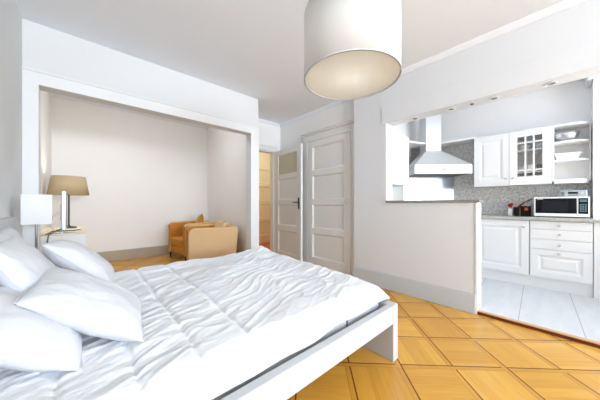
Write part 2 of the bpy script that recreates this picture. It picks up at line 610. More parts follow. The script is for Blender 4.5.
CY0, CY1, CZ = 2.035, 3.20, 2.36
CX = CXW - .03
cf = MB().box(CX - .005, CXW, CY0, CY0 + .115, 0, CZ - .04).box(CX - .005, CXW, CY1 - .10, CY1, 0, CZ - .04).box(CX - .005, CXW, CY0 + .115, CY1 - .10, CZ - .15, CZ - .04)
cf.box(CX - .035, CXW, CY0 - .0, CY1 + .02, CZ - .04, CZ - .015).box(CX - .055, CXW, CY0, CY1 + .035, CZ - .015, CZ)
cf.box(CX - .005, CXW, CY0 + .115, CY1 - .10, 0, .03)
cl = struct('trim_closet_frame', cf, 'greyd', bevel=.004)
dw = CY1 - CY0 - .115 - .10 - .012
dh = CZ - .15 - .04
pz = [(.13 + i * (dh - .13 - .10 + .09) / 4, .13 + (i + 1) * (dh - .13 - .10 + .09) / 4 - .09) for i in range(4)]
cd = panel_mb(dw, dh, .03, .125, pz, .024, T=frame_T((CX - .004, CY0 + .121, .035), (0, 1), (1, 0)))
d2 = struct('door_2', cd, 'greyd', bevel=.002)
d2['label'] = 'tall grey closet door with four panels beside the open door'
kn = MB().box(CX - .012, CX - .004, CY0 + .165, CY0 + .19, 1.09, 1.19)
kn.lathe([(.008, 0), (.008, .03), (.018, .035), (.018, .05), (.01, .055)], n=14, T=Matrix.Translation((CX - .01, CY0 + .178, 1.14)) @ Matrix.Rotation(-PI / 2, 4, 'Y'))
kn.build('door_knob', 'knob', d2)
hg = MB()
for z in (.35, 1.2, 2.0):
    hg.box(CX - .014, CX - .004, CY1 - .112, CY1 - .096, z, z + .1)
hg.build('hinge', 'greyd', d2)

# open entrance door
hp, ep = Vector((2.868, 3.90, 0)), Vector((2.795, 3.05, 0))
L_ = (ep - hp).length
T = frame_T((hp.x, hp.y, .012), (ep - hp), (1, -.086))
DH = 2.14
od = panel_mb(L_, DH, .042, .115, [(.16, .58), (.68, 1.08), (1.17, 1.57)], .016, T=T, both=True, hole=(1.66, 2.03))
d1 = struct('door_1', od, 'greyd', bevel=.002)
d1['label'] = 'open grey door with a frosted glass upper pane'
MB().box(.115, L_ - .115, .016, .024, 1.66, 2.03, T).build('glass_pane', 'frost', d1)
hn = MB().box(L_ - .075, L_ - .04, -.008, .002, 1.0, 1.2, T)
hn.tube([T @ Vector((L_ - .058, 0, 1.12)), T @ Vector((L_ - .058, -.045, 1.12))], .009)
hn.tube([T @ Vector((L_ - .05, -.045, 1.12)), T @ Vector((L_ - .17, -.05, 1.12))], .009)
hn.build('door_handle', 'black', d1)


# ------------------------------------------------------------------ bed
BY0, BY1, BX0, BX1 = .788, 2.535, -.39, 1.662
bed = thing('bed', (.64, 1.65, 0), 'white wooden double bed with solid footboard and grey mattress', 'bed')
MB().box(BX0, BX0 + .05, BY0, BY1, 0, 1.01).build('headboard', 'bedw', bed, bevel=.004)
MB().box(BX1 - .068, BX1, BY0, BY1, 0, .392).build('footboard', 'bedw', bed, bevel=.004)
for y0, y1 in ((BY0 + .003, BY0 + .048), (BY1 - .048, BY1 - .003)):
    MB().box(BX0 + .05, BX1 - .068, y0, y1, .262, .390).build('side_rail', 'bedw', bed, bevel=.003)
sl = MB()
for i in range(14):
    x = BX0 + .14 + i * .133
    sl.box(x, x + .07, BY0 + .048, BY1 - .048, .225, .245)
sl.build('slats', 'nosing', bed)
mt = MB().box(BX0 + .06, BX1 - .09, BY0 + .088, BY1 - .09, .246, .420)
mo = mt.build('mattress', 'matt', bed, bevel=.03, seg=3)
MB().tube([(1.18, BY0 + .085, .30), (1.18, BY0 + .085, .40)], .006).build('mattress_handle', 'cable', mo)


# duvet: a channel quilted cover lying on the mattress
def sm(a, b, x):
    t = min(1, max(0, (x - a) / (b - a)))
    return t * t * (3 - 2 * t)


SEAM = [-.28, -.07, .135, .338, .565]


def duvet_z(x, y):
    z = .500 + .03 * sm(1.0, 2.4, y) + .012 * noise.noise((x * 1.6, y * 1.6, 3))
    # rumple near the far foot corner
    z += .05 * math.exp(-((x - 1.60) ** 2 / .02 + (y - 2.44) ** 2 / .02))
    z += .012 * sm(.0, .5, x)
    xs = x + .02 * noise.noise((y * 1.7, 4.2, x * .8)) + .012 * noise.noise((y * 5, 1.2, x))
    d = min(abs(xs - s) for s in SEAM)
    far = sm(.55, 1.0, x)
    z += .015 * (1 - math.exp(-(d / .012) ** 1.3)) - .006
    # wrinkles running across the channels
    c, s_ = math.cos(.38), math.sin(.38)
    u, v = x * c + y * s_, -x * s_ + y * c
    dist = (.5 + .1 * far) * noise.noise((x * 2.4, y * 2.4, 8))
    v2 = v + .14 * dist
    amp = .55 + .55 * noise.noise((x * 1.8, y * 1.8, 20))
    r1 = 1 - abs(noise.noise((u * 3.6, v2 * 13.0, 1)))
    r2 = 1 - abs(noise.noise((u * 6.5, v2 * 27.0, 5)))
    z += max(.12, amp) * (1 + .05 * far) * (.014 * r1 ** 3 + .006 * r2 ** 3)
    # puckers beside the seams
    pk = math.exp(-(d / .05) ** 2)
    z += .0035 * pk * noise.noise((x * 6, y * 34, 9))
    z += .015 * noise.noise((x * 4.2, y * 4.2, 31))
    return z - .012


def make_duvet():
    NX, NY = 300, 270
    X0, X1, Y0, Y1 = -.30, 1.700, .852, 2.60
    vs, fs = [], []
    for j in range(NY + 1):
        for i in range(NX + 1):
            a, b = i / NX, j / NY
            x = X0 + (X1 - X0) * a
            y = Y0 + (Y1 - Y0) * b
            z = duvet_z(x, y)
            hem_n = .386 + .014 * noise.noise((x * 3.1, 2.2, 0)) + .030 * sm(.3, 1.55, x)
            # near side drop
            dn = (y - Y0) / .13
            if dn < 1:
                k_ = (1 - max(0, dn)) ** 2.2
                z = z * (1 - k_) + hem_n * k_
                y += .018 * noise.noise((x * 4.0, 7.7, 0)) * (1 - dn)
            # foot drop
            df = (X1 - x) / .15
            if df < 1:
                k_ = (1 - max(0, df)) ** 2.8
                hem_f = .412 + .085 * sm(.9, 1.6, y) + .01 * noise.noise((y * 5, 1, 0))
                z = z * (1 - k_) + min(z, hem_f) * k_
            # far side drop
            dr = (Y1 - y) / .14
            if dr < 1:
                k_ = (1 - max(0, dr)) ** 2.2
                z = z * (1 - k_) + .41 * k_
            # round the near foot corner in plan
            cx, cy = X1 - .06, Y0 + .06
            if x > cx and y < cy:
                rr = math.hypot(x - cx, y - cy)
                m_ = max(x - cx, cy - y)
                if rr > 1e-6:
                    q = m_ / rr
                    x, y = cx + (x - cx) * q, cy + (y - cy) * q
            vs.append((x, y, max(z, .398 if x > 1.58 else 0)))
    for j in range(NY):
        for i in range(NX):
            k_ = j * (NX + 1) + i
            fs.append((k_, k_ + 1, k_ + NX + 2, k_ + NX + 1))
    o = MB().add(vs, fs).build('duvet', 'duvet', smooth=True)
    sd = o.modifiers.new('thick', 'SOLIDIFY')
    sd.thickness = .022
    sd.offset = -1
    return o


tag(make_duvet(), 'rumpled white channel-quilted duvet spread over the bed', 'duvet')


# pillows
def pillow(label, c, eu, ev, L, W, TH, seed, amp=.012, sag=0.0, skew=0.0):
    eu = Vector(eu).normalized()
    ev = Vector(ev)
    ev = (ev - eu * ev.dot(eu) * (1 - skew)).normalized()
    en = eu.cross(ev).normalized()
    if en.z < 0:
        en = -en
    c = Vector(c)
    N1, N2 = 44, 34
    vs, fs = [], []
    idx = {}
    for side in (1, -1):
        for j in range(N2 + 1):
            for i in range(N1 + 1):
                edge = i in (0, N1) or j in (0, N2)
                if edge and side < 0:
                    idx[(side, i, j)] = idx[(1, i, j)]
                    continue
                u, v = 2 * i / N1 - 1, 2 * j / N2 - 1
                # concave edges, drawn-out corners
                px = u * (1 - .07 * (1 - v * v) * abs(u) ** 2)
                py = v * (1 - .09 * (1 - u * u) * abs(v) ** 2)
                rc = 1 - .07 * (u * v) ** 4
                px, py = px * rc, py * rc
                prof = (max(0, 1 - abs(u) ** 2.6) * max(0, 1 - abs(v) ** 2.6)) ** .62
                hgt = side * TH / 2 * prof
                n_ = noise.noise((u * 2.2 + seed, v * 2.2, side * 3.0)) + .6 * (1 - abs(noise.noise((u * 4.5 + seed, v * 3.0 + u * 2, side * 7.0)))) - .4
                # creases radiating from the corners
                cr = noise.noise((math.atan2(1 - abs(v), 1.0001 - abs(u)) * 7 + seed, seed * 1.3, side)) * math.exp(-((1 - abs(u)) ** 2 + (1 - abs(v)) ** 2) * 3.0)
                hgt += (amp * n_ + .008 * cr) * min(1, prof * 2.5)
                p = c + eu * (px * L / 2) + ev * (py * W / 2) + en * (hgt - sag * (u * u * .7 + v * v * .3))
                idx[(side, i, j)] = len(vs)
                vs.append(p)
    for side in (1, -1):
        for j in range(N2):
            for i in range(N1):
                fs.append((idx[(side, i, j)], idx[(side, i + 1, j)], idx[(side, i + 1, j + 1)], idx[(side, i, j + 1)]))
    o = MB().add(vs, fs).build('pillow', 'pillow', smooth=True, sub=1)
    # piping along the seam
    ring = [idx[(1, i, 0)] for i in range(N1 + 1)] + [idx[(1, N1, j)] for j in range(1, N2 + 1)] + \
           [idx[(1, i, N2)] for i in range(N1 - 1, -1, -1)] + [idx[(1, 0, j)] for j in range(N2 - 1, 0, -1)]
    MB().tube([vs[k] for k in ring], .0035, 6).build('seam', 'pillow', o)
    tag(o, label, 'pillow', 'white bed pillows')
    return o


pillow('white pillow standing against the headboard behind the other pillows', (-.285, 2.02, .74), (0, 1, 0), (-.10, 0, .45), .62, .48, .13, 1.0)
pillow('white pillow leaning upright in front of the rearmost one at the headboard', (-.185, 1.80, .72), (.02, 1, -.02), (-.22, .0, .42), .56, .50, .15, 2.3)
pillow('white pillow slanting beside the nightstand side of the bed', (.0, 2.285, .685), (.10, 1, -.06), (-.34, .05, .33), .44, .49, .17, 3.1)
pillow('large white pillow propped at a slant under the loose front pillow', (-.185, 1.46, .625), (0, 1, .0), (-.36, 0, .24), .64, .46, .17, 4.7)
pillow('loose white pillow lying tilted on top in front of the others', (.022, 1.457, .652), (.043, .35, .03), (.334, -.2, -.18), .43, .50, .16, 5.9, skew=.9)


# ------------------------------------------------------------------ pendant lamp
PX, PY, PZ, PR, PH = 1.100, .790, 1.790, .259, .345
pl = thing('pendant_lamp', (PX, PY, H), 'big white drum pendant lamp hanging above the bed foot', 'lamp')
sh = MB()
n = 72
vs = []
for r, z in ((PR, 0), (PR, PH), (PR - .004, PH), (PR - .004, 0)):
    for i in range(n):
        a = 2 * PI * i / n
        vs.append((PX + r * math.cos(a), PY + r * math.sin(a), PZ + z))
fs = []
for j in range(4):
    for i in range(n):
        fs.append((j * n + i, j * n + (i + 1) % n, ((j + 1) % 4) * n + (i + 1) % n, ((j + 1) % 4) * n + i))
sh.add(vs, fs)
so = sh.build('lamp_shade', 'shadew', pl, smooth=False)
for p in so.data.polygons:
    p.use_smooth = abs(p.normal.z) < .5
for zz in (PZ, PZ + PH - .004):
    vs = []
    fs = []
    for r, z in ((PR + .0015, 0), (PR + .0015, .005), (PR - .006, .005), (PR - .006, 0)):
        for i in range(n):
            a = 2 * PI * i / n
            vs.append((PX + r * math.cos(a), PY + r * math.sin(a), zz + z))
    for j in range(4):
        for i in range(n):
            fs.append((j * n + i, j * n + (i + 1) % n, ((j + 1) % 4) * n + (i + 1) % n, ((j + 1) % 4) * n + i))
    MB().add(vs, fs).build('rim', 'trimw', pl)
MB().lathe([(PR - .010, .008), (PR - .010, .012)], (PX, PY, PZ), 72).build('diffuser', 'diff', pl)
MB().tube([(PX, PY, PZ + PH - .06), (PX, PY, H - .02)], .004).build('cord', 'cablew', pl)
MB().lathe([(.055, 0), (.055, .02), (.05, .03)], (PX, PY, H - .03), 24).build('ceiling_cup', 'trimw', pl)
sp = MB()
for k in range(3):
    a = k * 2 * PI / 3
    sp.tube([(PX, PY, PZ + PH - .03), (PX + (PR - .003) * math.cos(a), PY + (PR - .003) * math.sin(a), PZ + PH - .004)], .003)
sp.build('spider_frame', 'trimw', pl)
MB().lathe([(.012, .10), (.03, .07), (.035, .04), (.025, .01), (.008, 0)], (PX, PY, PZ + .14), 20).build('bulb', 'bulbw', pl, smooth=True)


def point(name, loc, e, color, r=.04):
    l = bpy.data.lights.new(name, 'POINT')
    l.energy = e
    l.color = color
    l.shadow_soft_size = r
    o = bpy.data.objects.new(name, l)
    o.location = loc
    COL.objects.link(o)
    return o


point('pendant_bulb_light', (PX, PY, PZ + .16), 3.4, (1, .98, .97), .06)


# ------------------------------------------------------------------ bedside and desk
ns = thing('nightstand', (-.19, 2.85, 0), 'white nightstand beside the bed under the square lamp', 'nightstand')
MB().box(-.385, .0, 2.66, 3.06, .04, .55).build('body', 'unitw', ns, bevel=.003)
MB().box(.0, .018, 2.665, 3.055, .30, .545).build('drawer', 'unitw', ns, bevel=.003)
MB().box(.0, .018, 2.665, 3.055, .05, .292).build('drawer', 'unitw', ns, bevel=.003)

BLX, BLY = -.272, 2.78
bl = thing('bedside_lamp', (BLX, BLY, .55), 'bedside lamp with square white shade near the grey wall', 'lamp')
MB().lathe([(.07, 0), (.07, .012), (.015, .02), (.012, .02)], (BLX, BLY, .55), 28).build('base', 'chrome', bl, smooth=False)
MB().tube([(BLX, BLY, .57), (BLX, BLY, 1.05)], .008, 12).build('stem', 'chrome', bl)
Tb = Matrix.Translation((BLX, BLY, .945)) @ Matrix.Rotation(math.radians(8), 4, 'Z')
s_ = .079
sb = MB()
for sgn in (-1, 1):
    sb.box(-s_, s_, sgn * s_ - .002, sgn * s_ + .002, 0, .228, Tb)
    sb.box(sgn * s_ - .002, sgn * s_ + .002, -s_, s_, 0, .228, Tb)
sb.build('lamp_shade', 'shadeb', bl)
MB().tube([Tb @ Vector((-s_, 0, .21)), Tb @ Vector((s_, 0, .21))], .002).build('shade_bar', 'chrome', bl)

DKX, DKY0, DKY1, DKZ = .03, 3.68, 5.02, .757
dk = thing('desk_cabinet', (-.18, 4.35, 0), 'white drawer cabinet in the alcove carrying lamp and monitor', 'cabinet')
MB().box(XL + .004, DKX - .003, DKY0 + .02, DKY1, 0, DKZ - .02).build('body', 'unitw', dk, bevel=.003)
MB().box(XL + .002, DKX, DKY0, DKY1, DKZ - .02, DKZ).build('top', 'deskt', dk, bevel=.003)
for i in range(3):
    MB().box(XL + .01, DKX - .006, DKY0 + .002, DKY0 + .02, .05 + i * .235, .05 + i * .235 + .228).build('drawer', 'unitw', dk, bevel=.003)

TLX, TLY = -.150, 4.75
tl = thing('table_lamp', (TLX, TLY, DKZ), 'lit table lamp with a tan conical shade on the alcove cabinet', 'lamp')
MB().lathe([(.085, 0), (.085, .015), (.02, .03), (.012, .04)], (TLX, TLY, DKZ), 28).build('base', 'black', tl)
MB().tube([(TLX, TLY, DKZ + .03), (TLX, TLY, 1.30)], .009, 12).build('stem', 'black', tl)
vs, fs = [], []
n = 48
for r, z in ((.222, 1.229), (.180, 1.492), (.177, 1.492), (.219, 1.229)):
    for i in range(n):
        a = 2 * PI * i / n
        vs.append((TLX + r * math.cos(a), TLY + r * math.sin(a), z))
for j in range(4):
    for i in range(n):
        fs.append((j * n + i, j * n + (i + 1) % n, ((j + 1) % 4) * n + (i + 1) % n, ((j + 1) % 4) * n + i))
MB().add(vs, fs).build('lamp_shade', 'shadet', tl, smooth=True)
MB().lathe([(.008, .0), (.03, .03), (.03, .06), (.012, .09)], (TLX, TLY, 1.31), 16).build('bulb', 'bulb', tl, smooth=True)
point('table_lamp_light', (TLX, TLY, 1.38), 13, (1, .92, .78), .05)

mn = thing('monitor', (-.14, 3.86, DKZ), 'slim silver monitor seen edge-on in front of the tan lamp', 'monitor')
Tm = Matrix.Translation((-.155, 3.85, 0)) @ Matrix.Rotation(math.radians(.6), 4, 'Z')
MB().box(-.02, .016, -.20, .20, .815, 1.24, Tm).build('housing', 'alu', mn, bevel=.006)
MB().box(.014, .019, -.19, .19, .84, 1.225, Tm).build('screen', 'screen', mn)
MB().box(-.035, -.02, -.10, .10, .92, 1.10, Tm).build('back_cover', 'alu', mn, bevel=.006)
MB().box(-.03, -.012, -.05, .05, DKZ + .01, .93, Tm).build('stand', 'alu', mn, bevel=.003)
MB().box(-.10, .10, -.11, .11, DKZ, DKZ + .012, Tm).build('foot', 'alu', mn, bevel=.003)
tag(MB().tube([(-.15, 3.76, DKZ + .075), (-.22, 3.71, DKZ + .05), (-.272, 3.675, DKZ + .012), (-.279, 3.667, DKZ - .05), (-.284, 3.666, .6), (-.284, 3.667, .3), (-.284, 3.667, .05)], .007).build('cable', 'cable', smooth=True),
    'grey cable hanging over the front of the alcove cabinet', 'cable')
tag(MB().tube([(-.30, 3.76, DKZ + .006), (-.25, 3.74, DKZ + .045), (-.18, 3.72, DKZ + .045), (-.08, 3.715, DKZ + .045), (-.02, 3.72, DKZ + .05)], .005).build('cable', 'black', smooth=True),
    'black cable running flat across the cabinet top', 'cable')
tag(MB().tube([(-.15, 3.84, .98), (-.20, 3.83, 1.01), (-.25, 3.80, .96), (-.26, 3.78, .86), (-.22, 3.80, DKZ + .004)], .004).build('cable', 'cablew', smooth=True),
    'thin pale cable looping from the back of the monitor', 'cable')


# ------------------------------------------------------------------ armchairs
def arm_profile(d, h0, h1, r):
    pts = [(0.0, h0), (d * .93, h0), (d, h1)]
    for k in range(7):
        a = PI / 2 + k * PI / 12
        pts.append((r + r * math.cos(a), h1 - r + r * math.sin(a)))
    return pts


def make_chair(loc, label):
    D, Wd, t = .73, .77, .085
    c = thing('armchair', (0, 0, 0), label, 'armchair', 'tan tub armchairs in the alcove')
    for y0, y1 in ((0, t), (Wd - t, Wd)):
        a = MB().prism(arm_profile(D, .13, .735, .09), y0, y1, axis='y').build('arm', 'tan', c, bevel=.018, seg=3)
        yy = (t, t + .012) if y0 == 0 else (Wd - t - .012, Wd - t)
        MB().prism(arm_profile(D - .10, .30, .715, .05), yy[0], yy[1], axis='y').build('lining', 'ochre', a)
        yf = (y0 + .012, y1 - .012)
        MB().box(-.006, .012, yf[0], yf[1], .15, .68).build('front_shade_strip', 'ochre', a, bevel=.005)  # shade on the arm's front edge, painted as an ochre strip
    bk = MB().prism([(D * .93 - .10, .13), (D * .93, .13), (D, .735), (D - .10, .735)], t, Wd - t, axis='y').build('backrest', 'tan', c, bevel=.018, seg=3)
    MB().prism([(D * .93 - .125, .40), (D * .93 - .09, .40), (D - .095, .715), (D - .125, .715)], t + .012, Wd - t - .012, axis='y').build('back_lining', 'ochre', bk, bevel=.008)
    MB().box(.015, .64, t, Wd - t, .15, .27).build('seat_base', 'ochre', c, bevel=.01)
    MB().box(-.005, .60, t + .014, Wd - t - .014, .27, .43).build('seat', 'ochre', c, bevel=.03, seg=4)
    for lx in (.03, .62):
        for ly in (.035, Wd - .035):
            MB().lathe([(.012, 0), (.018, .13)], (lx, ly, 0), 14).build('leg', 'black', c)
    c.location = loc
    return c


def dup(src, loc, label):
    r = src.copy()
    COL.objects.link(r)
    r.location = loc
    r['label'] = label
    for ch in src.children:
        k_ = ch.copy()
        COL.objects.link(k_)
        k_.parent = r
        for g in ch.children:
            g_ = g.copy()
            COL.objects.link(g_)
            g_.parent = k_
    return r


ch1 = make_chair((0, 0, 0), 'tan fabric armchair, its plain side panel facing the bed')
ch1.location = (1.14, 3.68, 0)
ch1.rotation_euler = (0, 0, -.262)
c2 = dup(ch1, (1.385, 4.66, 0), 'tan armchair with ochre seat nearer the alcove back wall')
c2.rotation_euler = (0, 0, .12)


def cushion(label, c, eu, ev, S, TH, mat, seed):
    eu = Vector(eu).normalized()
    ev = Vector(ev)
    ev = (ev - eu * ev.dot(eu)).normalized()
    en = eu.cross(ev)
    N = 16
    vs, fs, idx = [], [], {}
    for side in (1, -1):
        for j in range(N + 1):
            for i in range(N + 1):
                if side < 0 and (i in (0, N) or j in (0, N)):
                    idx[(side, i, j)] = idx[(1, i, j)]
                    continue
                u, v = 2 * i / N - 1, 2 * j / N - 1
                pr = (max(0, 1 - u ** 4) * max(0, 1 - v ** 4)) ** .6
                px, py = u * (1 - .09 * (1 - v * v)), v * (1 - .09 * (1 - u * u))
                p = Vector(c) + eu * px * S / 2 + ev * py * S / 2 + en * side * (TH / 2 * pr + .01 * pr * noise.noise((u * 2 + seed, v * 2, side)))
                idx[(side, i, j)] = len(vs)
                vs.append(p)
    for side in (1, -1):
        for j in range(N):
            for i in range(N):
                fs.append((idx[(side, i, j)], idx[(side, i + 1, j)], idx[(side, i + 1, j + 1)], idx[(side, i, j + 1)]))
    o = MB().add(vs, fs).build('cushion', mat, smooth=True)
    tag(o, label, 'cushion', 'loose cushions on the armchairs')


cushion('ochre cushion sticking up from the farther armchair', (1.72, 4.93, .68), (.45, 1, .12), (.28, 0, .9), .42, .13, 'ochre', 2)
cushion('tan cushion against the back of the nearer armchair', (1.66, 3.83, .64), (.1, 1, .1), (.3, 0, .9), .40, .13, 'tan', 4)
cushion('smaller ochre cushion tucked in the nearer armchair beside the tan one', (1.78, 4.07, .62), (-.2, 1, -.2), (.25, 0, .9), .33, .10, 'ochre', 6)


# ------------------------------------------------------------------ kitchen
KF = 4.27      # base front
KZ = .03


def knob(p, parent, ax=(-1, 0)):
    T_ = Matrix.Translation(p) @ (Matrix.Rotation(-PI / 2, 4, 'Y') if ax == (-1, 0) else Matrix.Rotation(PI / 2, 4, 'X'))
    MB().lathe([(.006, 0), (.006, .012), (.014, .018), (.014, .024), (.008, .028)], n=14, T=T_).build('knob', 'knob', parent, smooth=True)


bc = thing('base_cabinet', (4.55, .585, KZ), 'white kitchen base cabinet with one raised-panel door', 'cabinet')
MB().box(KF + .02, XK - .005, .285, .885, .18, .888).build('body', 'cab', bc)
MB().box(KF + .045, KF + .06, .283, .885, KZ, .18).build('plinth', 'cab', bc)
dd = panel_mb(.594, .70, .02, .075, [(.075, .625)], .012, True, T=frame_T((KF, .288, .182), (0, 1), (1, 0))).build('door', 'cab', bc, bevel=.0015)
knob((KF, .288 + .05, .80), dd)
db = thing('drawer_cabinet', (4.55, .03, KZ), 'white kitchen drawer unit with three slim drawers above a deep one', 'cabinet')
MB().box(KF + .02, XK - .005, -.238, .279, .18, .888).build('body', 'cab', db)
MB().box(KF + .045, KF + .06, -.238, .283, KZ, .18).build('plinth', 'cab', db)
zz = [(.182, .531), (.535, .658), (.662, .782), (.786, .884)]
for k_, (z0, z1) in enumerate(zz):
    if k_ == 0:
        dr = panel_mb(.511, z1 - z0, .02, .07, [(.07, z1 - z0 - .07)], .012, True, T=frame_T((KF, -.234, z0), (0, 1), (1, 0))).build('drawer', 'cab', db, bevel=.0015)
        knob((KF, .022, z1 - .035), dr)
    else:
        dr = MB().box(KF, KF + .02, -.234, .277, z0, z1).build('drawer', 'cab', db, bevel=.004)
        knob((KF, .022, (z0 + z1) / 2), dr)
fp = thing('end_cabinet', (4.45, -.55, KZ), 'plain white kitchen cabinet beyond the drawer unit', 'cabinet')
MB().box(KF + .0, 4.55, -.86, -.242, KZ, .888).build('body', 'cab', fp, bevel=.002)
wt = MB().prism([(4.24, -.86), (4.555, -.86), (4.555, -.253), (XK - .013, -.253), (XK - .013, YK - .013), (3.085, YK - .013), (3.085, 1.31), (3.90, 1.31), (4.24, .95)], .89, .93)
tag(wt.build('worktop', 'gran_l', bevel=.004), 'grey stone kitchen worktop over the base cabinets', 'worktop')
tag(MB().box(XR - .025, XR + .20, KY0 - .03, KY1 - .001, 1.116, 1.145).build('bar_top', 'gran_d', bevel=.005), 'grey speckled stone slab capping the half wall', 'counter')

# wall cabinets
UX, UZ0, UZ1 = 4.51, 1.395, 2.12
uc = thing('wall_cabinet', (4.68, .716, UZ0), 'white kitchen wall cabinet with a solid raised-panel door', 'cabinet')
MB().box(UX + .02, XK - .013, .512, .922, UZ0, UZ1).build('body', 'cab', uc)
dd = panel_mb(.41, UZ1 - UZ0 - .004, .02, .07, [(.07, UZ1 - UZ0 - .074)], .012, True, T=frame_T((UX, .512, UZ0 + .002), (0, 1), (1, 0))).build('door', 'cab', uc, bevel=.0015)
knob((UX, .545, UZ0 + .07), dd)
MB().box(UX - .012, XK - .013, .512, .926, UZ0 - .03, UZ0 - .001).build('pelmet', 'cab', uc, bevel=.003)
ug = thing('glass_cabinet', (4.68, .298, UZ0), 'white kitchen wall cabinet with a latticed glass door', 'cabinet')
g0, g1 = .090, .508
cb = MB().box(UX + .022, XK - .013, g0, g0 + .016, UZ0, UZ1).box(UX + .022, XK - .013, g1 - .016, g1, UZ0, UZ1)
cb.box(UX + .022, XK - .013, g0 + .016, g1 - .016, UZ0, UZ0 + .016).box(UX + .022, XK - .013, g0 + .016, g1 - .016, UZ1 - .016, UZ1).box(XK - .025, XK - .013, g0 + .016, g1 - .016, UZ0, UZ1)
cb.build('body', 'cabin', ug)
S1, S2 = UZ0 + .155, UZ0 + .46
for z in (S1, S2):
    MB().box(UX + .04, XK - .026, g0 + .017, g1 - .017, z - .016, z).build('shelf', 'cabin', ug)
fr = MB()
T = frame_T((UX, g0, UZ0 + .002), (0, 1), (1, 0))
wd, hd_ = g1 - g0, UZ1 - UZ0 - .004
fr.box(0, .085, 0, .02, 0, hd_, T).box(wd - .085, wd, 0, .02, 0, hd_, T).box(.085, wd - .085, 0, .02, 0, .085, T).box(.085, wd - .085, 0, .02, hd_ - .085, hd_, T)
for k_ in (1, 2):
    x = .085 + k_ * (wd - .17) / 3
    fr.box(x - .009, x + .009, 0, .018, .085, hd_ - .085, T)
for z in (.085 + .085, hd_ - .085 - .085):
    fr.box(.085, wd - .085, .001, .017, z - .009, z + .009, T)
dg = fr.build('door', 'cab', ug, bevel=.0015)
MB().box(.08, wd - .08, .009, .012, .08, hd_ - .08, T).build('glass_pane', 'glass', dg)
knob((UX, g1 - .04, UZ0 + .07), dg)
MB().box(UX - .012, XK - .013, g0, g1 + .002, UZ0 - .03, UZ0 - .001).build('pelmet', 'cab', ug, bevel=.003)


def cup(x, y, z, label, mat='ceramic', r=.038, h=.085, handle=True):
    t = thing('cup', (x, y, z), label, 'cup', 'cups behind the cabinet glass')
    MB().lathe([(r * .75, 0), (r, h * .3), (r, h), (r - .004, h), (r - .005, .01)], (x, y, z), 24, cap=True).build('body', mat, t, smooth=False)
    if handle:
        MB().tube([(x - r * .6, y + r * .75, z + h * .8), (x - r, y + r * 1.2, z + h * .7), (x - r, y + r * 1.2, z + h * .35), (x - r * .6, y + r * .75, z + h * .2)], .004).build('handle', mat, t)


cup(4.63, .385, S1, 'pale cup on the lower cabinet shelf beside the door hinge', 'ceramicp', .04, .07)
cup(4.63, .29, S1, 'white mug in the middle of the lower cabinet shelf', 'ceramic', .042, .095)
cup(4.63, .195, S1, 'dark mug at the end of the lower cabinet shelf', 'screen', .04, .09)
for i, (y, r, lb) in enumerate(((.37, .075, 'white bowl on the upper cabinet shelf behind the glass'), (.21, .085, 'grey bowl on the upper cabinet shelf behind the glass'))):
    t = MB().lathe([(r * .45, 0), (r * .55, .006), (r, .075), (r - .005, .075), (r * .5, .012)], (4.68, y, S2), 30)
    tag(t.build('bowl', ('ceramic', 'ceramicp')[i], smooth=False), lb, 'bowl')
t = MB().lathe([(.05, 0), (.06, .004), (.105, .018), (.10, .020), (.055, .01)], (4.68, .30, UZ0 + .017), 30)
tag(t.build('plate', 'ceramic'), 'white plate on the floor of the glass cabinet', 'plate')

# open end shelf with curved fronts
es = thing('end_shelf', (4.70, -.08, UZ0), 'white open end shelf with curved boards beside the glass cabinet', 'shelf')
e0, e1 = .086, -.246
MB().box(UX + .005, XK - .013, e0 - .018, e0, UZ0, UZ1).build('side_panel', 'cab', es)
MB().box(XK - .03, XK - .013, e1, e0 - .018, UZ0, UZ1).build('back_panel', 'cab', es)
MB().box(UX + .20, XK - .03, e1, e1 + .012, UZ0, UZ1).build('side_panel', 'cab', es)
poly = [(XK - .03, e0 - .018), (UX + .005, e0 - .018)]
for k_ in range(11):
    a = k_ / 10 * PI / 2
    poly.append((UX + .005 + .20 * (1 - math.cos(a)), e0 - .12 - (e0 - .12 - (e1 + .012)) * math.sin(a)))
poly.append((XK - .03, e1 + .012))
SZ = []
for z in (UZ0 - .0, UZ0 + .255, UZ0 + .49, UZ1 - .02):
    MB().prism(poly, z, z + .02).build('shelf', 'cab', es, bevel=.003)
    SZ.append(z + .02)
MB().prism(poly, UZ0 - .03, UZ0 - .001).build('pelmet', 'cab', es)
t = MB().lathe([(.05, 0), (.066, .004), (.104, .05), (.124, .112), (.120, .112), (.099, .05), (.055, .012)], (4.66, -.035, SZ[2]), 40)
tag(t.build('mixing_bowl', 'steel', smooth=True), 'polished steel bowl on the upper board of the open shelf', 'bowl')
t = thing('baking_dish', (4.67, -.055, SZ[1]), 'white rectangular baking dish on the lower board of the open shelf', 'dish')
mb = MB()
T = Matrix.Translation((4.665, -.04, SZ[1])) @ Matrix.Rotation(math.radians(6), 4, 'Z')
vs = [(-.06, -.09, 0), (.06, -.09, 0), (.06, .09, 0), (-.06, .09, 0), (-.075, -.115, .088), (.075, -.115, .088), (.075, .115, .088), (-.075, .115, .088),
      (-.068, -.108, .088), (.068, -.108, .088), (.068, .108, .088), (-.068, .108, .088), (-.055, -.085, .008), (.055, -.085, .008), (.055, .085, .008), (-.055, .085, .008)]
fs = [(3, 2, 1, 0), (12, 13, 14, 15)]
for a, b in ((0, 4), (4, 8), (8, 12)):
    for i in range(4):
        j = (i + 1) % 4
        fs.append((a + i, a + j, b + j, b + i))
mb.add(vs, fs, T).build('body', 'ceramic', t, bevel=.004)
MB().box(-.02, .02, -.135, -.113, .07, .083, T).build('handle', 'ceramic', t)
MB().box(-.02, .02, .113, .135, .07, .083, T).build('handle', 'ceramic', t)

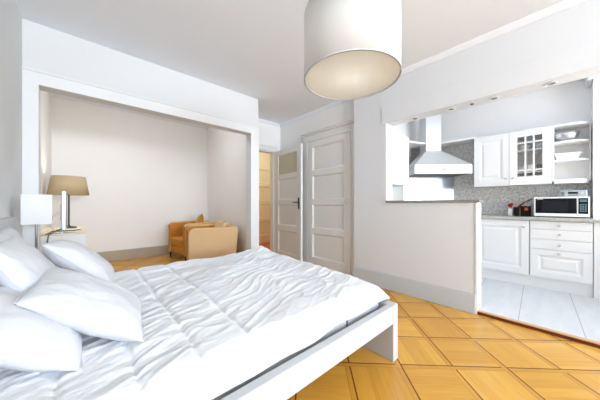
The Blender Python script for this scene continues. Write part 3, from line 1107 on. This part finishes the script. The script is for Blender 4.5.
# corner: wall cabinet on the side wall, ledge, steel splash plate, hood
lc = thing('wall_cabinet', (3.40, 1.74, UZ0), 'white wall cabinet on the side wall beside the hood', 'cabinet')
MB().box(3.085, 3.70, 1.60, YK - .014, UZ0 - .02, UZ1).build('body', 'cab', lc)
MB().box(3.087, 3.698, 1.58, 1.60, UZ0 - .018, UZ1 - .002).build('door', 'cab', lc, bevel=.003)
tag(MB().prism([(UX, .925), (XK - .013, .925), (XK - .013, YK - .013), (3.70, YK - .013), (3.70, 1.72), (4.0, 1.70), (4.33, 1.57), (4.47, 1.38)], 2.122, 2.15).build('ledge', 'cab', bevel=.003),
    'white corner ledge around the hood chimney', 'shelf')
spn = MB().prism([(4.235, YK - .016), (XK - .016, 1.285), (XK - .008, 1.293), (4.243, YK - .008)], .931, 1.70)
tag(spn.build('splash_plate', 'steeld'), 'shiny steel splash plate set across the corner under the hood', 'panel')
hd = thing('range_hood', (4.4, 1.45, 1.58), 'brushed steel pyramid range hood with square chimney in the kitchen corner', 'hood')
e_ = Vector((.70711, -.70711, 0))
n_ = Vector((.70711, .70711, 0))
C0 = Vector((4.186, 1.253, 0))
F1, F2 = C0 - e_ * .44, C0 + e_ * .44
base = [F1, F2, F2 + n_ * .30, Vector((4.79, 1.29, 0)), Vector((4.225, 1.865, 0)), F1 + n_ * .30]
MB().prism([(p.x, p.y) for p in base], 1.58, 1.722).build('canopy_band', 'hood', hd, bevel=.003)
ctr = C0 + n_ * .41
cq = [C0 + n_ * .30 - e_ * .125, C0 + n_ * .30 + e_ * .125, C0 + n_ * .52 + e_ * .125, C0 + n_ * .52 + e_ * .125, C0 + n_ * .52 - e_ * .125, C0 + n_ * .52 - e_ * .125]
vs = [(p.x, p.y, 1.722) for p in base] + [(p.x, p.y, 2.0) for p in cq]
fs = [(i, (i + 1) % 6, 6 + (i + 1) % 6, 6 + i) for i in range(6) if i not in (2, 4)] + [(2, 3, 9), (2, 9, 8), (4, 5, 11), (4, 11, 10)]
MB().add(vs, fs).build('canopy', 'hood', hd)
MB().prism([(p.x, p.y) for p in (cq[0], cq[1], cq[2], cq[4])], 1.99, H).build('chimney', 'hood', hd, bevel=.002)
T = frame_T(tuple(C0 + Vector((0, 0, 1.60))), (e_.x, e_.y), (n_.x, n_.y))
MB().box(-.03, .05, -.004, .002, .035, .055, T).build('control_panel', 'cable', hd)
MB().prism([(p.x, p.y) for p in [q.lerp(Vector((4.4, 1.45, 0)), .08) for q in base]], 1.572, 1.5815).build('filter', 'cable', hd)

# socket on the side wall
so = thing('wall_socket', (3.52, YK - .02, 1.15), 'cream wall socket under the side wall cabinet', 'socket')
MB().box(3.43, 3.53, YK - .026, YK - .012, 1.16, 1.30).build('plate', 'ceramic', so, bevel=.004)
MB().lathe([(.02, 0), (.02, .004)], n=20, T=Matrix.Translation((3.48, YK - .026, 1.23)) @ Matrix.Rotation(PI / 2, 4, 'X')).build('outlet', 'cablew', so)

# microwave
MX, MY0, MY1 = 4.44, -.222, .252
mw = thing('microwave', (4.6, .015, .93), 'white microwave oven with black glass door on the worktop', 'microwave')
MB().box(MX + .012, MX + .34, MY0, MY1, .94, 1.19).build('body', 'micro', mw, bevel=.006)
for y in (MY0 + .04, MY1 - .04):
    for x in (MX + .05, MX + .3):
        MB().lathe([(.014, 0), (.014, .011)], (x, y, .93), 12).build('foot', 'black', mw)
dm = MB().box(MX, MX + .012, MY0 + .095, MY1, .942, 1.188).build('door', 'micro', mw, bevel=.004)
MB().box(MX - .002, MX + .002, MY0 + .10, MY1 - .016, .982, 1.172).build('door_glass', 'mwin', dm)
MB().box(MX - .003, MX, MY0 + .17, MY1 - .075, 1.005, 1.14).build('window_mesh', paint('mesh_grey', (26, 28, 34), .4, spec=.2), dm)
# tiny brand lettering on the door's upper corner
lt_ = MB()
yy = MY1 - .03
for wch in (.006, .006, .007, .005, .007, .006, .006):
    lt_.box(MX - .0032, MX - .0018, yy - wch, yy, 1.157, 1.165)
    yy -= wch + .002
lt_.build('lettering', 'ceramicp', dm)
cp = MB().box(MX, MX + .012, MY0, MY0 + .092, .942, 1.188).build('control_panel', 'micro', mw, bevel=.004)
MB().box(MX - .002, MX + .002, MY0 + .012, MY0 + .088, .982, 1.172).build('panel_glass', 'mwin', cp)
MB().box(MX - .003, MX, MY0 + .022, MY0 + .078, 1.125, 1.155).build('display', 'mpan', cp)
bt = MB()
for r in range(4):
    for c in range(3):
        bt.box(MX - .003, MX, MY0 + .022 + c * .02, MY0 + .038 + c * .02, 1.005 + r * .026, 1.022 + r * .026)
bt.build('keypad', 'mpan', cp)
# radio on the microwave
ra = thing('radio', (4.6, -.09, 1.19), 'small silver radio standing on the microwave', 'radio')
MB().box(4.47, 4.62, -.205, .015, 1.191, 1.268).build('body', 'radio', ra, bevel=.006)
MB().box(4.467, 4.472, -.13, -.05, 1.225, 1.25).build('display', 'mwin', ra)
MB().lathe([(.014, 0), (.014, .008)], n=16, T=Matrix.Translation((4.47, -.165, 1.235)) @ Matrix.Rotation(-PI / 2, 4, 'Y')).build('dial', 'knob', ra)
MB().box(4.466, 4.472, -.02, .005, 1.2, 1.255).build('speaker_grille', 'cable', ra)
MB().box(4.468, 4.472, -.13, -.05, 1.204, 1.214).build('keypad', 'cable', ra)

# utensils
KXc = 4.62
cr = thing('utensil_crock', (KXc, .512, .93), 'pale crock with red brush heads on the worktop', 'crock')
MB().lathe([(.028, 0), (.032, .01), (.032, .105), (.028, .105), (.028, .012)], (KXc, .505, .93), 24).build('body', 'ceramic', cr)
for dx, dy, dz in ((0, .012, .165), (-.008, -.01, .175), (.012, 0, .16)):
    b = MB().tube([(KXc + dx * .4, .505 + dy * .4, .95), (KXc + dx, .505 + dy, .93 + dz - .03)], .004)
    b.lathe([(.004, 0), (.017, .012), (.02, .03), (.012, .045)], (KXc + dx, .505 + dy, .93 + dz - .035), 14)
    b.build('brush', 'red', cr)
ub = thing('utensil_box', (KXc, .42, .93), 'black utensil box next to the crock', 'box')
MB().box(4.57, 4.66, .405, .470, .93, 1.055).build('body', 'blackp', ub, bevel=.004)
tag(MB().tube([(4.61, .43, 1.02), (4.62, .37, 1.115), (4.625, .345, 1.135)], .007).add(*(lambda: (
    [(4.59, .335, 1.13), (4.65, .335, 1.13), (4.65, .28, 1.165), (4.59, .28, 1.165), (4.60, .335, 1.145), (4.64, .335, 1.145), (4.64, .28, 1.178), (4.60, .28, 1.178)],
    [(0, 1, 2, 3), (4, 7, 6, 5), (0, 4, 5, 1), (1, 5, 6, 2), (2, 6, 7, 3), (3, 7, 4, 0)]))()).build('spatula', 'blackp'), 'black spatula leaning out of the utensil box', 'spatula')
tag(MB().tube([(4.60, .45, 1.02), (4.60, .40, 1.085), (4.602, .385, 1.10)], .009).build('wooden_spoon', 'red', smooth=True), 'red handled tool slanting out of the utensil box', 'utensil')
tn = thing('black_canister', (KXc, .34, .93), 'black canister with a red label beside the microwave', 'canister')
MB().box(4.55, 4.64, .290, .395, .93, 1.06).build('body', 'blackp', tn, bevel=.006)
MB().box(4.548, 4.552, .315, .352, 1.01, 1.05).build('label', 'orangered', tn)
MB().box(4.553, 4.637, .293, .392, 1.06, 1.07).build('lid', 'blackp', tn, bevel=.003)
tag(MB().box(4.56, 4.64, .396, .404, .93, 1.05).build('cutting_board', 'wood', bevel=.001), 'thin wooden board wedged between the two black containers', 'board')

# recessed spots in the lintel soffit
def spot(y, label):
    t = thing('ceiling_spot', (XR + .09, y, LZ), label, 'lamp', 'recessed spots under the beam')
    MB().lathe([(.030, 0), (.045, -.002), (.045, -.006), (.033, -.008), (.028, -.003)], (XR + .09, y, LZ), 28).build('ring', 'trimw', t)
    MB().lathe([(.027, -.004), (.027, -.006)], (XR + .09, y, LZ), 24).build('lens', 'spotglass', t)


def y_at(u, x):
    a = (u - 300) / 238.4
    return x * (-a * .6730 + .7396) / (a * .7396 + .6730)


for u, lb in ((415, 'recessed spot under the beam closest to the drum lamp'), (451, 'recessed spot under the beam above the hood'),
              (494, 'recessed spot under the beam above the solid cabinet door'), (551, 'recessed spot under the beam above the open end shelf')):
    spot(y_at(u, XR + .09), lb)
ys = y_at(472, XR + .09)
tag(MB().lathe([(.012, 0), (.018, -.003), (.014, -.012), (.006, -.016)], (XR + .09, ys, LZ), 20).build('motion_sensor', 'spotglass'), 'tiny round sensor between the recessed spots', 'sensor')
